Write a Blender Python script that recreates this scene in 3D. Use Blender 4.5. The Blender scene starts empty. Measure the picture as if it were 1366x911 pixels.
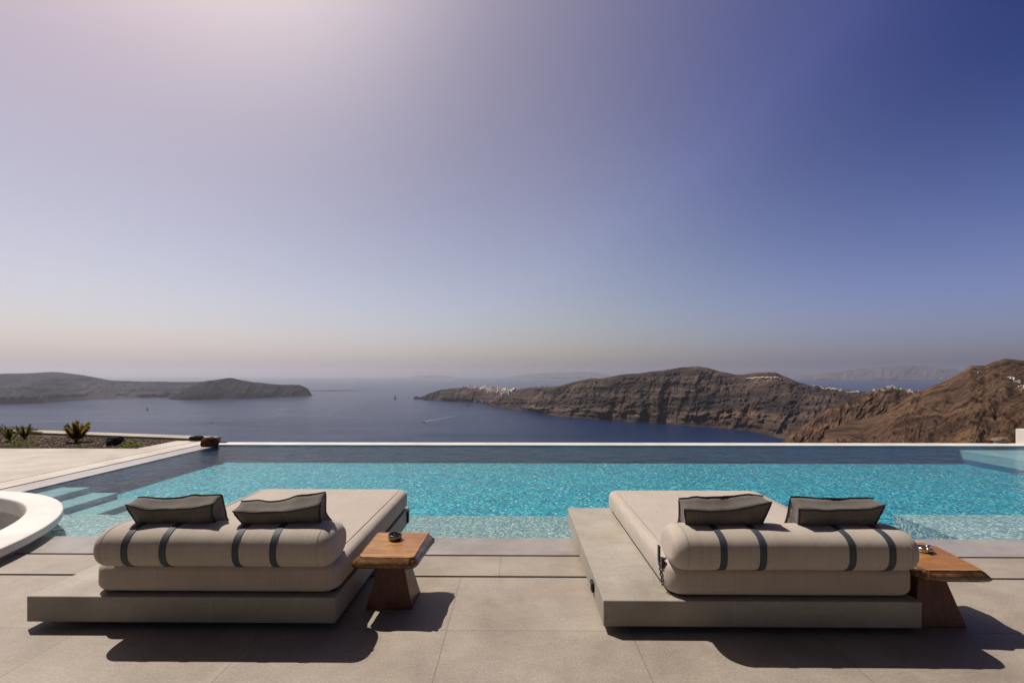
import bpy, bmesh, math, random
import numpy as np
from mathutils import Vector, Matrix
random.seed(7)
R = math.radians
scene = bpy.context.scene
COL = scene.collection

# ------------------------------------------------------------------ camera
H = 1.75
F = 607.0
YAW = R(0.57)
V0 = 500.0
cam_d = bpy.data.cameras.new('camera')
cam = bpy.data.objects.new('camera', cam_d)
COL.objects.link(cam)
cam_d.sensor_width = 36
cam_d.lens = F / 1366 * 36
cam_d.shift_y = (V0 - 455.5) / 1366
cam_d.clip_start = 0.05
cam_d.clip_end = 400000
cam.location = (0, 0, H)
cam.rotation_euler = (R(90), 0, YAW)
scene.camera = cam

# ------------------------------------------------------------------ light
SUN = Vector((-0.419, 0.317, 0.851)).normalized()
SUN_EL = math.asin(SUN.z)
SUN_AZ = math.atan2(SUN.x, SUN.y)
sd = bpy.data.lights.new('sun', 'SUN')
sd.energy = 4.9
sd.angle = R(0.5)
sd.color = (1.0, 0.93, 0.84)
so = bpy.data.objects.new('sun', sd)
COL.objects.link(so)
so.rotation_euler = SUN.to_track_quat('Z', 'Y').to_euler()

SKY_STR = 0.08
SKY_NEAR_LOW, SKY_NEAR_HIGH = (1.48, 1.26, 1.06), (.958, .69, .541)
SKY_FAR_LOW, SKY_FAR_HIGH = (1.14, 1.03, 1.45), (-.125, .03, .43)
BACK_DIM, ZENITH_DIM = .32, .36
w = bpy.data.worlds.new('World')
scene.world = w
w.use_nodes = True
nt = w.node_tree
for n in list(nt.nodes):
    nt.nodes.remove(n)
def N(nt, t, **kw):
    n = nt.nodes.new(t)
    for k, v in kw.items():
        if k.startswith('i_'):
            n.inputs[k[2:].replace('_', ' ')].default_value = v
        else:
            setattr(n, k, v)
    return n
wo = N(nt, 'ShaderNodeOutputWorld')
bg = N(nt, 'ShaderNodeBackground')
bg.inputs['Strength'].default_value = SKY_STR
sky = N(nt, 'ShaderNodeTexSky')
sky.sky_type = 'NISHITA'
sky.sun_disc = False
sky.sun_elevation = SUN_EL
sky.sun_rotation = SUN_AZ
sky.altitude = 300
sky.air_density = 1.0
sky.dust_density = 3.0
sky.ozone_density = 2.5
def wl(a, b): nt.links.new(a, b)
tcw = N(nt, 'ShaderNodeTexCoord')
sepw = N(nt, 'ShaderNodeSeparateXYZ'); wl(tcw.outputs['Generated'], sepw.inputs[0])
def wmap(src, a, b, c, d):
    m = N(nt, 'ShaderNodeMapRange'); m.interpolation_type = 'SMOOTHSTEP'; wl(src, m.inputs[0])
    for k, v in enumerate((a, b, c, d)): m.inputs[1 + k].default_value = v
    return m.outputs[0]
def wmul(a, b):
    m = N(nt, 'ShaderNodeVectorMath', operation='MULTIPLY')
    for k, v in enumerate((a, b)):
        if hasattr(v, 'is_output'): wl(v, m.inputs[k])
        else: m.inputs[k].default_value = v
    return m.outputs[0]
def wmix(f, a, b):
    m = N(nt, 'ShaderNodeMix', data_type='VECTOR'); wl(f, m.inputs[0])
    for k, v in ((4, a), (5, b)):
        if hasattr(v, 'is_output'): wl(v, m.inputs[k])
        else: m.inputs[k].default_value = v
    return m.outputs[1]
hgt = wmap(sepw.outputs[2], 0.0, 0.6, 0, 1)
side = wmap(sepw.outputs[0], 0.0, 0.75, 0, 1)
# hazy near the sun's side, deep blue away from it
tintv = wmix(side, wmix(hgt, SKY_NEAR_LOW, SKY_NEAR_HIGH), wmix(hgt, SKY_FAR_LOW, SKY_FAR_HIGH))
col = wmul(sky.outputs['Color'], tintv)
def glow(direction, power, cap, color, prev):
    dt = N(nt, 'ShaderNodeVectorMath', operation='DOT_PRODUCT'); wl(tcw.outputs['Generated'], dt.inputs[0]); dt.inputs[1].default_value = direction
    mz = N(nt, 'ShaderNodeMath', operation='MAXIMUM'); mz.inputs[1].default_value = 0; wl(dt.outputs['Value'], mz.inputs[0])
    pw = N(nt, 'ShaderNodeMath', operation='POWER'); wl(mz.outputs[0], pw.inputs[0]); pw.inputs[1].default_value = power
    mn = N(nt, 'ShaderNodeMath', operation='MINIMUM'); wl(pw.outputs[0], mn.inputs[0]); mn.inputs[1].default_value = cap
    g = wmul(mn.outputs[0], tuple(c / SKY_STR for c in color))
    ad = N(nt, 'ShaderNodeVectorMath', operation='ADD'); wl(prev, ad.inputs[0]); wl(g, ad.inputs[1])
    return ad.outputs[0]
col = glow(SUN, 3, .1, (.417, .439, 1.28), col)
col = glow(Vector((-.356, .612, .706)).normalized(), 28, .9, (.36, .34, .28), col)
mx0 = N(nt, 'ShaderNodeVectorMath', operation='MAXIMUM'); wl(col, mx0.inputs[0]); mx0.inputs[1].default_value = (0, 0, 0)
col = wmul(mx0.outputs[0], wmap(sepw.outputs[1], -.25, .35, BACK_DIM, 1))
col = wmul(col, wmap(sepw.outputs[2], .66, .95, 1, ZENITH_DIM))
wl(col, bg.inputs['Color'])
nt.links.new(bg.outputs['Background'], wo.inputs['Surface'])

scene.view_settings.view_transform = 'Standard'
scene.view_settings.look = 'None'
scene.view_settings.exposure = 0.0
scene.view_settings.gamma = 1.0
scene.view_settings.use_curve_mapping = False
scene.cycles.max_bounces = 8
scene.cycles.transparent_max_bounces = 12
scene.cycles.use_denoising = True

# ------------------------------------------------------------------ helpers
cy, sy = math.cos(YAW), math.sin(YAW)
def ray(u, Y):
    """world x,y at depth Y along photo column u"""
    dx = (u - 683.0) / F * Y
    return dx * cy - Y * sy, dx * sy + Y * cy
def gp(u, v, z=0.0):
    Y = F * (H - z) / (v - V0)
    x, y = ray(u, Y)
    return Vector((x, y, z))

def tag(o, label=None, cat=None, group=None, kind=None):
    if label: o['label'] = label
    if cat: o['category'] = cat
    if group: o['group'] = group
    if kind: o['kind'] = kind
    return o
def empty(name, loc=(0, 0, 0), rz=0, label=None, cat=None, group=None):
    o = bpy.data.objects.new(name, None)
    COL.objects.link(o)
    o.location = loc
    o.rotation_euler = (0, 0, rz)
    return tag(o, label, cat, group)
def link(name, me, mat, parent=None, smooth=False):
    me.name = name
    o = bpy.data.objects.new(name, me)
    if mat is not None:
        me.materials.append(mat)
    COL.objects.link(o)
    if parent is not None:
        o.parent = parent
    if smooth:
        me.polygons.foreach_set('use_smooth', [True] * len(me.polygons))
    return o
def obj(name, bm, mat, parent=None, smooth=False):
    bmesh.ops.recalc_face_normals(bm, faces=bm.faces)
    me = bpy.data.meshes.new(name)
    bm.to_mesh(me)
    bm.free()
    return link(name, me, mat, parent, smooth)
def box(bm, x0, x1, y0, y1, z0, z1, bev=0.0, seg=2):
    r = bmesh.ops.create_cube(bm, size=1)
    vs = r['verts']
    for v in vs:
        v.co = Vector((x0 + (v.co.x + .5) * (x1 - x0), y0 + (v.co.y + .5) * (y1 - y0), z0 + (v.co.z + .5) * (z1 - z0)))
    if bev > 0:
        es = list({e for v in vs for e in v.link_edges})
        bmesh.ops.bevel(bm, geom=es, offset=bev, segments=seg, profile=0.5, affect='EDGES')
    return bm
def tube(bm, pts, r, n=6, closed=False):
    rings = []
    m = len(pts)
    pts = [Vector(p) for p in pts]
    for i, p in enumerate(pts):
        if closed:
            d = (pts[(i + 1) % m] - pts[i - 1])
        else:
            d = pts[min(i + 1, m - 1)] - pts[max(i - 1, 0)]
        d.normalize()
        a = d.orthogonal().normalized() if abs(d.z) > .95 else d.cross(Vector((0, 0, 1))).normalized()
        b = d.cross(a)
        rings.append([bm.verts.new(p + (a * math.cos(t) + b * math.sin(t)) * r) for t in [2 * math.pi * k / n for k in range(n)]])
    for i in range(m if closed else m - 1):
        A, B = rings[i], rings[(i + 1) % m]
        for k in range(n):
            bm.faces.new((A[k], A[(k + 1) % n], B[(k + 1) % n], B[k]))
    if not closed:
        bm.faces.new(rings[0][::-1]); bm.faces.new(rings[-1])
def poly_prism(bm, pts, z0, z1):
    a = [bm.verts.new((x, y, z0)) for x, y in pts]
    b = [bm.verts.new((x, y, z1)) for x, y in pts]
    bm.faces.new(a[::-1]); bm.faces.new(b)
    n = len(pts)
    for i in range(n):
        bm.faces.new((a[i], a[(i + 1) % n], b[(i + 1) % n], b[i]))

# numpy noise
def _h(ix, iy, s):
    n = (ix.astype(np.int64) * 374761393 + iy.astype(np.int64) * 668265263 + s * 974634777) & 0xffffffff
    n = ((n ^ (n >> 13)) * 1274126177) & 0xffffffff
    n = n ^ (n >> 16)
    return (n & 0xffff) / 65535.0
def vn(x, y, s=0):
    ix, iy = np.floor(x), np.floor(y)
    fx, fy = x - ix, y - iy
    fx = fx * fx * fx * (fx * (fx * 6 - 15) + 10); fy = fy * fy * fy * (fy * (fy * 6 - 15) + 10)
    a, b, c, d = _h(ix, iy, s), _h(ix + 1, iy, s), _h(ix, iy + 1, s), _h(ix + 1, iy + 1, s)
    return (a * (1 - fx) + b * fx) * (1 - fy) + (c * (1 - fx) + d * fx) * fy
def fbm(x, y, s=0, o=5, g=.5):
    t = 0; a = 1; m = 0
    for k in range(o):
        t = t + a * (vn(x, y, s + k * 17) * 2 - 1); m += a; a *= g; x = x * 2.03 + 7.1; y = y * 2.03 + 3.3
    return t / m
def ridged(x, y, s=0, o=5, g=.5):
    t = 0; a = 1; m = 0
    for k in range(o):
        t = t + a * (1 - np.abs(vn(x, y, s + k * 17) * 2 - 1)); m += a; a *= g; x = x * 2.07 + 5.1; y = y * 2.07 + 1.3
    return t / m
def grid_mesh(name, P):
    n, m, _ = P.shape
    me = bpy.data.meshes.new(name)
    idx = np.arange(n * m).reshape(n, m)
    f = np.stack([idx[:-1, :-1], idx[1:, :-1], idx[1:, 1:], idx[:-1, 1:]], -1).reshape(-1, 4)
    me.vertices.add(n * m); me.vertices.foreach_set('co', P.reshape(-1).astype(np.float32))
    me.loops.add(f.size); me.loops.foreach_set('vertex_index', f.reshape(-1).astype(np.int32))
    me.polygons.add(len(f)); me.polygons.foreach_set('loop_start', (np.arange(len(f)) * 4).astype(np.int32))
    me.polygons.foreach_set('loop_total', np.full(len(f), 4, np.int32))
    me.update(calc_edges=True)
    return me

# ------------------------------------------------------------------ materials
def mat(name):
    m = bpy.data.materials.new(name)
    m.use_nodes = True
    nt = m.node_tree
    b = nt.nodes['Principled BSDF']
    return m, nt, b
def coords(nt, scale=(1, 1, 1), kind='Object', rot=(0, 0, 0)):
    tc = N(nt, 'ShaderNodeTexCoord')
    mp = N(nt, 'ShaderNodeMapping')
    mp.inputs['Scale'].default_value = scale
    mp.inputs['Rotation'].default_value = rot
    nt.links.new(tc.outputs[kind], mp.inputs['Vector'])
    return mp.outputs['Vector']
def noise(nt, vec, scale, detail=5, rough=.55, dist=0):
    n = N(nt, 'ShaderNodeTexNoise')
    n.inputs['Scale'].default_value = scale; n.inputs['Detail'].default_value = detail
    n.inputs['Roughness'].default_value = rough; n.inputs['Distortion'].default_value = dist
    nt.links.new(vec, n.inputs['Vector'])
    return n.outputs['Fac']
def ramp(nt, fac, stops):
    r = N(nt, 'ShaderNodeValToRGB')
    e = r.color_ramp.elements
    while len(e) < len(stops): e.new(0.5)
    for k, (p, c) in enumerate(stops):
        e[k].position = p
        e[k].color = (*c, 1) if len(c) == 3 else c
    nt.links.new(fac, r.inputs['Fac'])
    return r.outputs['Color']
def mix(nt, fac, a, b, mode='MIX'):
    m = N(nt, 'ShaderNodeMix', data_type='RGBA', blend_type=mode)
    for s, v in (('Factor', fac), ('A', a), ('B', b)):
        if hasattr(v, 'is_output'): nt.links.new(v, m.inputs[s])
        elif s == 'Factor': m.inputs[s].default_value = v
        else: m.inputs[s].default_value = (*v, 1)
    return m.outputs['Result']
def math_(nt, op, a, b=None, c=None):
    m = N(nt, 'ShaderNodeMath', operation=op)
    for k, v in enumerate((a, b, c)):
        if v is None: continue
        if hasattr(v, 'is_output'): nt.links.new(v, m.inputs[k])
        else: m.inputs[k].default_value = v
    return m.outputs[0]
def bump(nt, b, h, strength=.3, dist=.01):
    n = N(nt, 'ShaderNodeBump')
    n.inputs['Strength'].default_value = strength; n.inputs['Distance'].default_value = dist
    nt.links.new(h, n.inputs['Height']); nt.links.new(n.outputs['Normal'], b.inputs['Normal'])
    return n
def joints(nt, comp, offset, period, width):
    """1 on a joint line"""
    f = math_(nt, 'SUBTRACT', comp, offset - period / 2)
    f = math_(nt, 'DIVIDE', f, period)
    f = math_(nt, 'FRACT', f)
    f = math_(nt, 'SUBTRACT', f, .5)
    f = math_(nt, 'ABSOLUTE', f)
    return math_(nt, 'LESS_THAN', f, width / 2 / period)

def stone_mat(name, c0, c1, c2, rough=.55, jx=None, jy=None, wet=False, jw=.005, jcol=(.09, .075, .06), spec=.35, fine_amt=.38):
    m, nt, b = mat(name)
    v = coords(nt)
    big = noise(nt, v, .9, 6, .6)
    mid = noise(nt, v, 4.5, 8, .7, .6)
    fine = noise(nt, v, 70, 5, .85)
    vst = coords(nt, (1.2, 7, 7), rot=(0, 0, .5))
    vein = noise(nt, vst, 1.3, 6, .65, 1.2)
    c = ramp(nt, mid, [(.30, c0), (.5, c1), (.72, c2)])
    c = mix(nt, .55, c, ramp(nt, big, [(.33, c0), (.67, c2)]))
    c = mix(nt, .5, c, ramp(nt, vein, [(.40, (.55,) * 3), (.56, (.5,) * 3), (.60, (.60, .595, .57)), (.66, (.5,) * 3)]), 'OVERLAY')
    c = mix(nt, fine_amt, c, ramp(nt, fine, [(.3, (.22,) * 3), (.7, (.78,) * 3)]), 'OVERLAY')
    blot = noise(nt, v, 1.7, 3, .5, .3)
    c = mix(nt, .35, c, ramp(nt, blot, [(.36, (.36, .34, .32)), (.52, (.5,) * 3)]), 'OVERLAY')
    stn = noise(nt, v, .55, 7, .72, 1.0)
    c = mix(nt, .5, c, ramp(nt, stn, [(.40, (.44, .43, .42)), (.5, (.5, .5, .5)), (.60, (.57, .555, .50))]), 'OVERLAY')
    if jx or jy:
        tc = N(nt, 'ShaderNodeTexCoord'); sp = N(nt, 'ShaderNodeSeparateXYZ')
        nt.links.new(tc.outputs['Object'], sp.inputs[0])
        j = None
        ids = []
        for comp, jj in ((sp.outputs[0], jx), (sp.outputs[1], jy)):
            if jj:
                q = joints(nt, comp, jj[0], jj[1], jw)
                j = q if j is None else math_(nt, 'MAXIMUM', j, q)
                ids.append(math_(nt, 'FLOOR', math_(nt, 'DIVIDE', math_(nt, 'SUBTRACT', comp, jj[0]), jj[1])))
        if len(ids) == 2:
            cb = N(nt, 'ShaderNodeCombineXYZ'); nt.links.new(ids[0], cb.inputs[0]); nt.links.new(ids[1], cb.inputs[1])
            wn = N(nt, 'ShaderNodeTexWhiteNoise'); nt.links.new(cb.outputs[0], wn.inputs['Vector'])
            c = mix(nt, .30, c, ramp(nt, wn.outputs['Value'], [(0, (.40, .39, .385)), (1, (.60, .595, .58))]), 'OVERLAY')
        c = mix(nt, math_(nt, 'MULTIPLY', j, .7), c, jcol)
    nt.links.new(c, b.inputs['Base Color'])
    rr = math_(nt, 'MULTIPLY_ADD', mid, .3, rough - .15)
    nt.links.new(rr, b.inputs['Roughness'])
    b.inputs['Specular IOR Level'].default_value = spec
    bump(nt, b, math_(nt, 'ADD', mid, math_(nt, 'MULTIPLY', fine, .5)), .25, .004)
    return m
c0, c1, c2 = (.225, .19, .155), (.29, .245, .20), (.35, .305, .255)
M_deck = stone_mat('deck_stone', c0, c1, c2, .6, jx=(-.479, 1.257), jy=(3.118, 1.24), fine_amt=.6)
M_strip = stone_mat('strip_stone', c0, c1, c2, .55, jx=(-.15, 1.257))
M_ledge = stone_mat('wet_stone', (.23, .20, .18), (.30, .268, .24), (.36, .33, .295), .32, spec=.6)
M_terrace = stone_mat('terrace_stone', (.37, .325, .275), (.44, .395, .34), (.50, .455, .395), .6, jx=(-9.02, 1.257), jy=(10.72, 1.25), jcol=(.25, .22, .18))
M_side = stone_mat('side_stone', (.31, .285, .275), (.37, .345, .335), (.42, .395, .385), .4, jy=(5.2, 1.257), spec=.5)
M_side2 = stone_mat('border_stone', (.42, .37, .325), (.49, .445, .395), (.55, .51, .455), .6, jy=(5.2, 1.257), jcol=(.25, .22, .18))
M_white = stone_mat('white_stone', (.55, .52, .49), (.64, .61, .58), (.70, .68, .65), .5)
M_plinthL = stone_mat('plinth_stone', (.26, .235, .195), (.33, .297, .248), (.40, .362, .305), .55, jx=(1.28, 9), jy=(.60, 1.2), jw=.004, jcol=(.48, .44, .38))
M_plinthR = stone_mat('plinth_stone', (.26, .235, .195), (.33, .297, .248), (.40, .362, .305), .55, jx=(.886, 9), jy=(.60, .62), jw=.004, jcol=(.48, .44, .38))
M_shelf = stone_mat('shelf_stone', (.16, .235, .245), (.205, .29, .30), (.25, .345, .35), .6)
M_shelf2 = stone_mat('side_shelf_stone', (.30, .36, .37), (.36, .42, .43), (.42, .48, .49), .6)
M_pwall = stone_mat('pool_wall', (.010, .085, .16), (.018, .12, .21), (.035, .16, .25), .6)

def plain(name, c, rough=.5, metal=0, spec=.5, nz=None, amt=.3):
    m, nt, b = mat(name)
    b.inputs['Roughness'].default_value = rough
    b.inputs['Metallic'].default_value = metal
    b.inputs['Specular IOR Level'].default_value = spec
    v = coords(nt)
    n = noise(nt, v, nz or 12, 5, .6)
    c = mix(nt, amt, c, ramp(nt, n, [(.3, (.3,) * 3), (.7, (.7,) * 3)]), 'OVERLAY')
    nt.links.new(c, b.inputs['Base Color'])
    return m
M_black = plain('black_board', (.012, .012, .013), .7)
M_dark = plain('dark_metal', (.03, .03, .034), .35, .6)
M_steel = plain('brushed_steel', (.55, .54, .52), .22, 1.0)
M_ash = plain('ash_metal', (.22, .21, .20), .25, 1.0)
M_strap = plain('strap_webbing', (.050, .058, .072), .6, 0, .3, 60, .4)

def fabric(name, c, weave=320, rough=.9, streak=.25, slub=.5):
    m, nt, b = mat(name)
    v = coords(nt)
    vs = coords(nt, (90, 3, 3)); s1 = noise(nt, vs, 1.2, 4, .6)
    vs2 = coords(nt, (3, 90, 90)); s2 = noise(nt, vs2, 1.2, 4, .6)
    big = noise(nt, v, 2.2, 4, .5)
    fine = noise(nt, v, weave, 2, .6)
    cc = mix(nt, slub, c, ramp(nt, s1, [(.3, (.42, .41, .40)), (.7, (.57, .57, .58))]), 'OVERLAY')
    cc = mix(nt, slub * .6, cc, ramp(nt, s2, [(.3, (.42,) * 3), (.7, (.58,) * 3)]), 'OVERLAY')
    cc = mix(nt, .3, cc, ramp(nt, big, [(.3, (.42, .41, .40)), (.7, (.57,) * 3)]), 'OVERLAY')
    cc = mix(nt, .3, cc, ramp(nt, fine, [(.3, (.35,) * 3), (.7, (.65,) * 3)]), 'OVERLAY')
    nt.links.new(cc, b.inputs['Base Color'])
    b.inputs['Roughness'].default_value = rough
    b.inputs['Specular IOR Level'].default_value = .2
    b.inputs['Sheen Weight'].default_value = .15
    soft = noise(nt, v, 5, 3, .5)
    h = math_(nt, 'ADD', math_(nt, 'MULTIPLY', s1, .08), math_(nt, 'MULTIPLY', soft, .8))
    bump(nt, b, h, .5, .018)
    return m
M_fab = fabric('beige_canvas', (.425, .368, .312))
M_seam = plain('seam_thread', (.28, .24, .20), .9)
M_pil = fabric('charcoal_linen', (.135, .120, .105), 160, .95, slub=1.0)
M_pipe = plain('black_piping', (.022, .019, .018), .8)

def wood(name, dark, mid_, light, rough=.3, scale=(1.5, 14, 14), coat=.35):
    m, nt, b = mat(name)
    v = coords(nt, scale)
    g = noise(nt, v, 1.4, 8, .65, 1.8)
    v2 = coords(nt)
    p = noise(nt, v2, 5, 4, .6, .5)
    c = ramp(nt, g, [(.28, dark), (.5, mid_), (.72, light)])
    c = mix(nt, .35, c, ramp(nt, p, [(.3, dark), (.5, mid_), (.7, light)]))
    nt.links.new(c, b.inputs['Base Color'])
    b.inputs['Roughness'].default_value = rough
    b.inputs['Coat Weight'].default_value = coat
    b.inputs['Coat Roughness'].default_value = .12
    bump(nt, b, g, .3, .004)
    return m
M_top = wood('honey_wood', (.07, .028, .008), (.31, .135, .030), (.58, .32, .10), .38, coat=.12)
M_top2 = wood('reddish_wood', (.10, .036, .006), (.28, .115, .018), (.40, .19, .04), .42, coat=.08)
M_ped = wood('dark_wood', (.04, .008, .003), (.115, .023, .006), (.20, .052, .014), .4, (14, 14, 1.5), .12)
M_bark = wood('live_edge', (.035, .015, .006), (.15, .07, .022), (.38, .22, .09), .2, (9, 9, 22), .5)

# pool mosaic, partly with light ripples in the tile colours
def mosaic(name, stops, sc, bmp=.0):
    m, nt, b = mat(name)
    v = coords(nt)
    vo = N(nt, 'ShaderNodeTexVoronoi'); vo.inputs['Scale'].default_value = sc
    nt.links.new(v, vo.inputs['Vector'])
    sp = N(nt, 'ShaderNodeSeparateColor'); nt.links.new(vo.outputs['Color'], sp.inputs[0])
    c = ramp(nt, sp.outputs[0], stops)
    big = noise(nt, v, 1.1, 4, .6)
    c = mix(nt, .35, c, ramp(nt, big, [(.3, (.40,) * 3), (.7, (.60,) * 3)]), 'OVERLAY')
    nt.links.new(c, b.inputs['Base Color'])
    b.inputs['Roughness'].default_value = .5
    return m
M_mos = mosaic('turquoise_glint_mosaic', [(0, (.004, .055, .16)), (.22, (.006, .14, .24)), (.5, (.010, .24, .31)), (.74, (.03, .34, .38)), (.9, (.08, .50, .50)), (.975, (.30, .66, .56)), (1, (.85, .9, .66))], 34)  # random tile tones; brightest cells stand in for caustic glints
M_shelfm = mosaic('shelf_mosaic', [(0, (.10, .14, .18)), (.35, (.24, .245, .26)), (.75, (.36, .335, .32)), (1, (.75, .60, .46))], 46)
M_shelf3 = mosaic('pale_caustic_mosaic', [(0, (.14, .17, .20)), (.4, (.32, .31, .32)), (.75, (.46, .41, .40)), (1, (.85, .72, .60))], 42)  # tile tones with caustic light on the shelf coloured in as pale flecks

def water_surface(name, wave, wsc, strength):
    m, nt, b = mat(name)
    nt.nodes.remove(b)
    out = nt.nodes['Material Output']
    v = coords(nt, (1, 1.6, 1))
    n1 = noise(nt, v, wsc, 4, .55, .4)
    n2 = noise(nt, v, wsc * .25, 3, .5)
    h = math_(nt, 'ADD', n1, math_(nt, 'MULTIPLY', n2, 2))
    bp = N(nt, 'ShaderNodeBump'); bp.inputs['Strength'].default_value = strength; bp.inputs['Distance'].default_value = wave
    nt.links.new(h, bp.inputs['Height'])
    fr = N(nt, 'ShaderNodeFresnel'); fr.inputs['IOR'].default_value = 1.21
    nt.links.new(bp.outputs['Normal'], fr.inputs['Normal'])
    gl = N(nt, 'ShaderNodeBsdfGlossy'); gl.inputs['Roughness'].default_value = .04
    nt.links.new(bp.outputs['Normal'], gl.inputs['Normal'])
    tr = N(nt, 'ShaderNodeBsdfTransparent'); tr.inputs['Color'].default_value = (.74, .95, .97, 1)
    mx = N(nt, 'ShaderNodeMixShader')
    nt.links.new(fr.outputs[0], mx.inputs[0]); nt.links.new(tr.outputs[0], mx.inputs[1]); nt.links.new(gl.outputs[0], mx.inputs[2])
    nt.links.new(mx.outputs[0], out.inputs['Surface'])
    return m
M_water = water_surface('pool_water', .025, 7, .5)

def sea_mat():
    m, nt, b = mat('sea_water')
    v = coords(nt)
    v2 = coords(nt, (.35, 1, 1), rot=(0, 0, .25))
    slick = noise(nt, v2, .0011, 6, .62, .8)
    rip = noise(nt, v, .09, 6, .65)
    c = mix(nt, 1, (.002, .016, .055), ramp(nt, slick, [(.35, (.9, .9, .9)), (.65, (1.3, 1.3, 1.3))]), 'MULTIPLY')
    v3 = coords(nt, (.22, 1, 1), rot=(0, 0, -.12))
    fines = noise(nt, v3, .006, 6, .7, 1.2)
    nt.links.new(c, b.inputs['Base Color'])
    sp_ = math_(nt, 'MULTIPLY_ADD', ramp(nt, math_(nt, 'ADD', math_(nt, 'MULTIPLY', slick, .6), math_(nt, 'MULTIPLY', fines, .4)), [(.42, (0,) * 3), (.60, (1,) * 3)]), .26, .09)
    nt.links.new(sp_, b.inputs['Specular IOR Level'])
    nt.links.new(math_(nt, 'MULTIPLY_ADD', slick, .25, .12), b.inputs['Roughness'])
    b.inputs['IOR'].default_value = 1.33
    b.inputs['Specular IOR Level'].default_value = .17
    bump(nt, b, rip, 1.0, 3.0)
    return m
M_sea = sea_mat()

def rock_mat(name, stops, sc, bmpd, strata=.0, dip=0.0, zs=9, xs=.35, accent=None):
    m, nt, b = mat(name)
    v = coords(nt)
    n1 = noise(nt, v, sc, 9, .68, .3)
    n2 = noise(nt, v, sc * 7, 8, .72)
    c = ramp(nt, n1, stops)
    vr = coords(nt, rot=(0, dip, 0))
    mz = N(nt, 'ShaderNodeMapping'); mz.inputs['Scale'].default_value = (sc * xs, sc * xs, sc * zs)
    nt.links.new(vr, mz.inputs['Vector']); vz = mz.outputs['Vector']
    if accent:
        ac = noise(nt, vz, .5, 5, .6, .5)
        c = mix(nt, ramp(nt, ac, [(.52, (0,) * 3), (.66, (.8,) * 3)]), c, accent)
    st = noise(nt, vz, 1.0, 6, .65, .4)
    c = mix(nt, strata, c, ramp(nt, st, [(.36, (.14, .12, .14)), (.48, (.5, .5, .5)), (.62, (.82, .77, .72))]), 'OVERLAY')
    c = mix(nt, .6, c, ramp(nt, n2, [(.33, (.18,) * 3), (.68, (.82, .80, .78))]), 'OVERLAY')
    n3 = noise(nt, v, sc * 45, 5, .7)
    c = mix(nt, .8, c, ramp(nt, n3, [(.38, (.10,) * 3), (.48, (.5,) * 3), (.62, (.76, .75, .72))]), 'OVERLAY')
    nt.links.new(c, b.inputs['Base Color'])
    b.inputs['Roughness'].default_value = .95
    b.inputs['Specular IOR Level'].default_value = .1
    bump(nt, b, math_(nt, 'ADD', n2, math_(nt, 'MULTIPLY', st, .6)), .9, bmpd)
    return m
M_ridge = rock_mat('caldera_rock', [(.3, (.016, .013, .016)), (.5, (.046, .034, .029)), (.7, (.115, .082, .062))], .004, 14, .85, dip=.06, zs=11, accent=(.085, .060, .047))
M_hill = rock_mat('brown_hill', [(.3, (.026, .018, .014)), (.5, (.066, .041, .027)), (.7, (.125, .078, .046))], .012, 4, .9, dip=.40, zs=14, xs=.9, accent=(.125, .072, .036))
M_isl = rock_mat('hazed_island_rock', [(.3, (.012, .014, .030)), (.5, (.032, .034, .055)), (.7, (.08, .072, .085))], .002, 30, .6, accent=(.065, .052, .055))  # rock tones with the bluish distance haze mixed into the colour
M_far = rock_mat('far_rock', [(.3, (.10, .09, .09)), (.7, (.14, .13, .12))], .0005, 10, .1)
M_slope = rock_mat('slope_rock', [(.3, (.045, .030, .022)), (.5, (.09, .06, .04)), (.7, (.15, .10, .065))], .02, 2, .3)

# ------------------------------------------------------------------ sea and land
bm = bmesh.new()
S = 75000
ys = [-3000, -500, 200, 1000, 3000, 8000, 20000, S]
xs = [-S, -20000, -6000, 0, 6000, 20000, S]
vv = [[bm.verts.new((x, y, -300)) for x in xs] for y in ys]
for i in range(len(ys) - 1):
    for j in range(len(xs) - 1):
        bm.faces.new((vv[i][j], vv[i][j + 1], vv[i + 1][j + 1], vv[i + 1][j]))
sea = tag(obj('sea', bm, M_sea), kind='structure')

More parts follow.
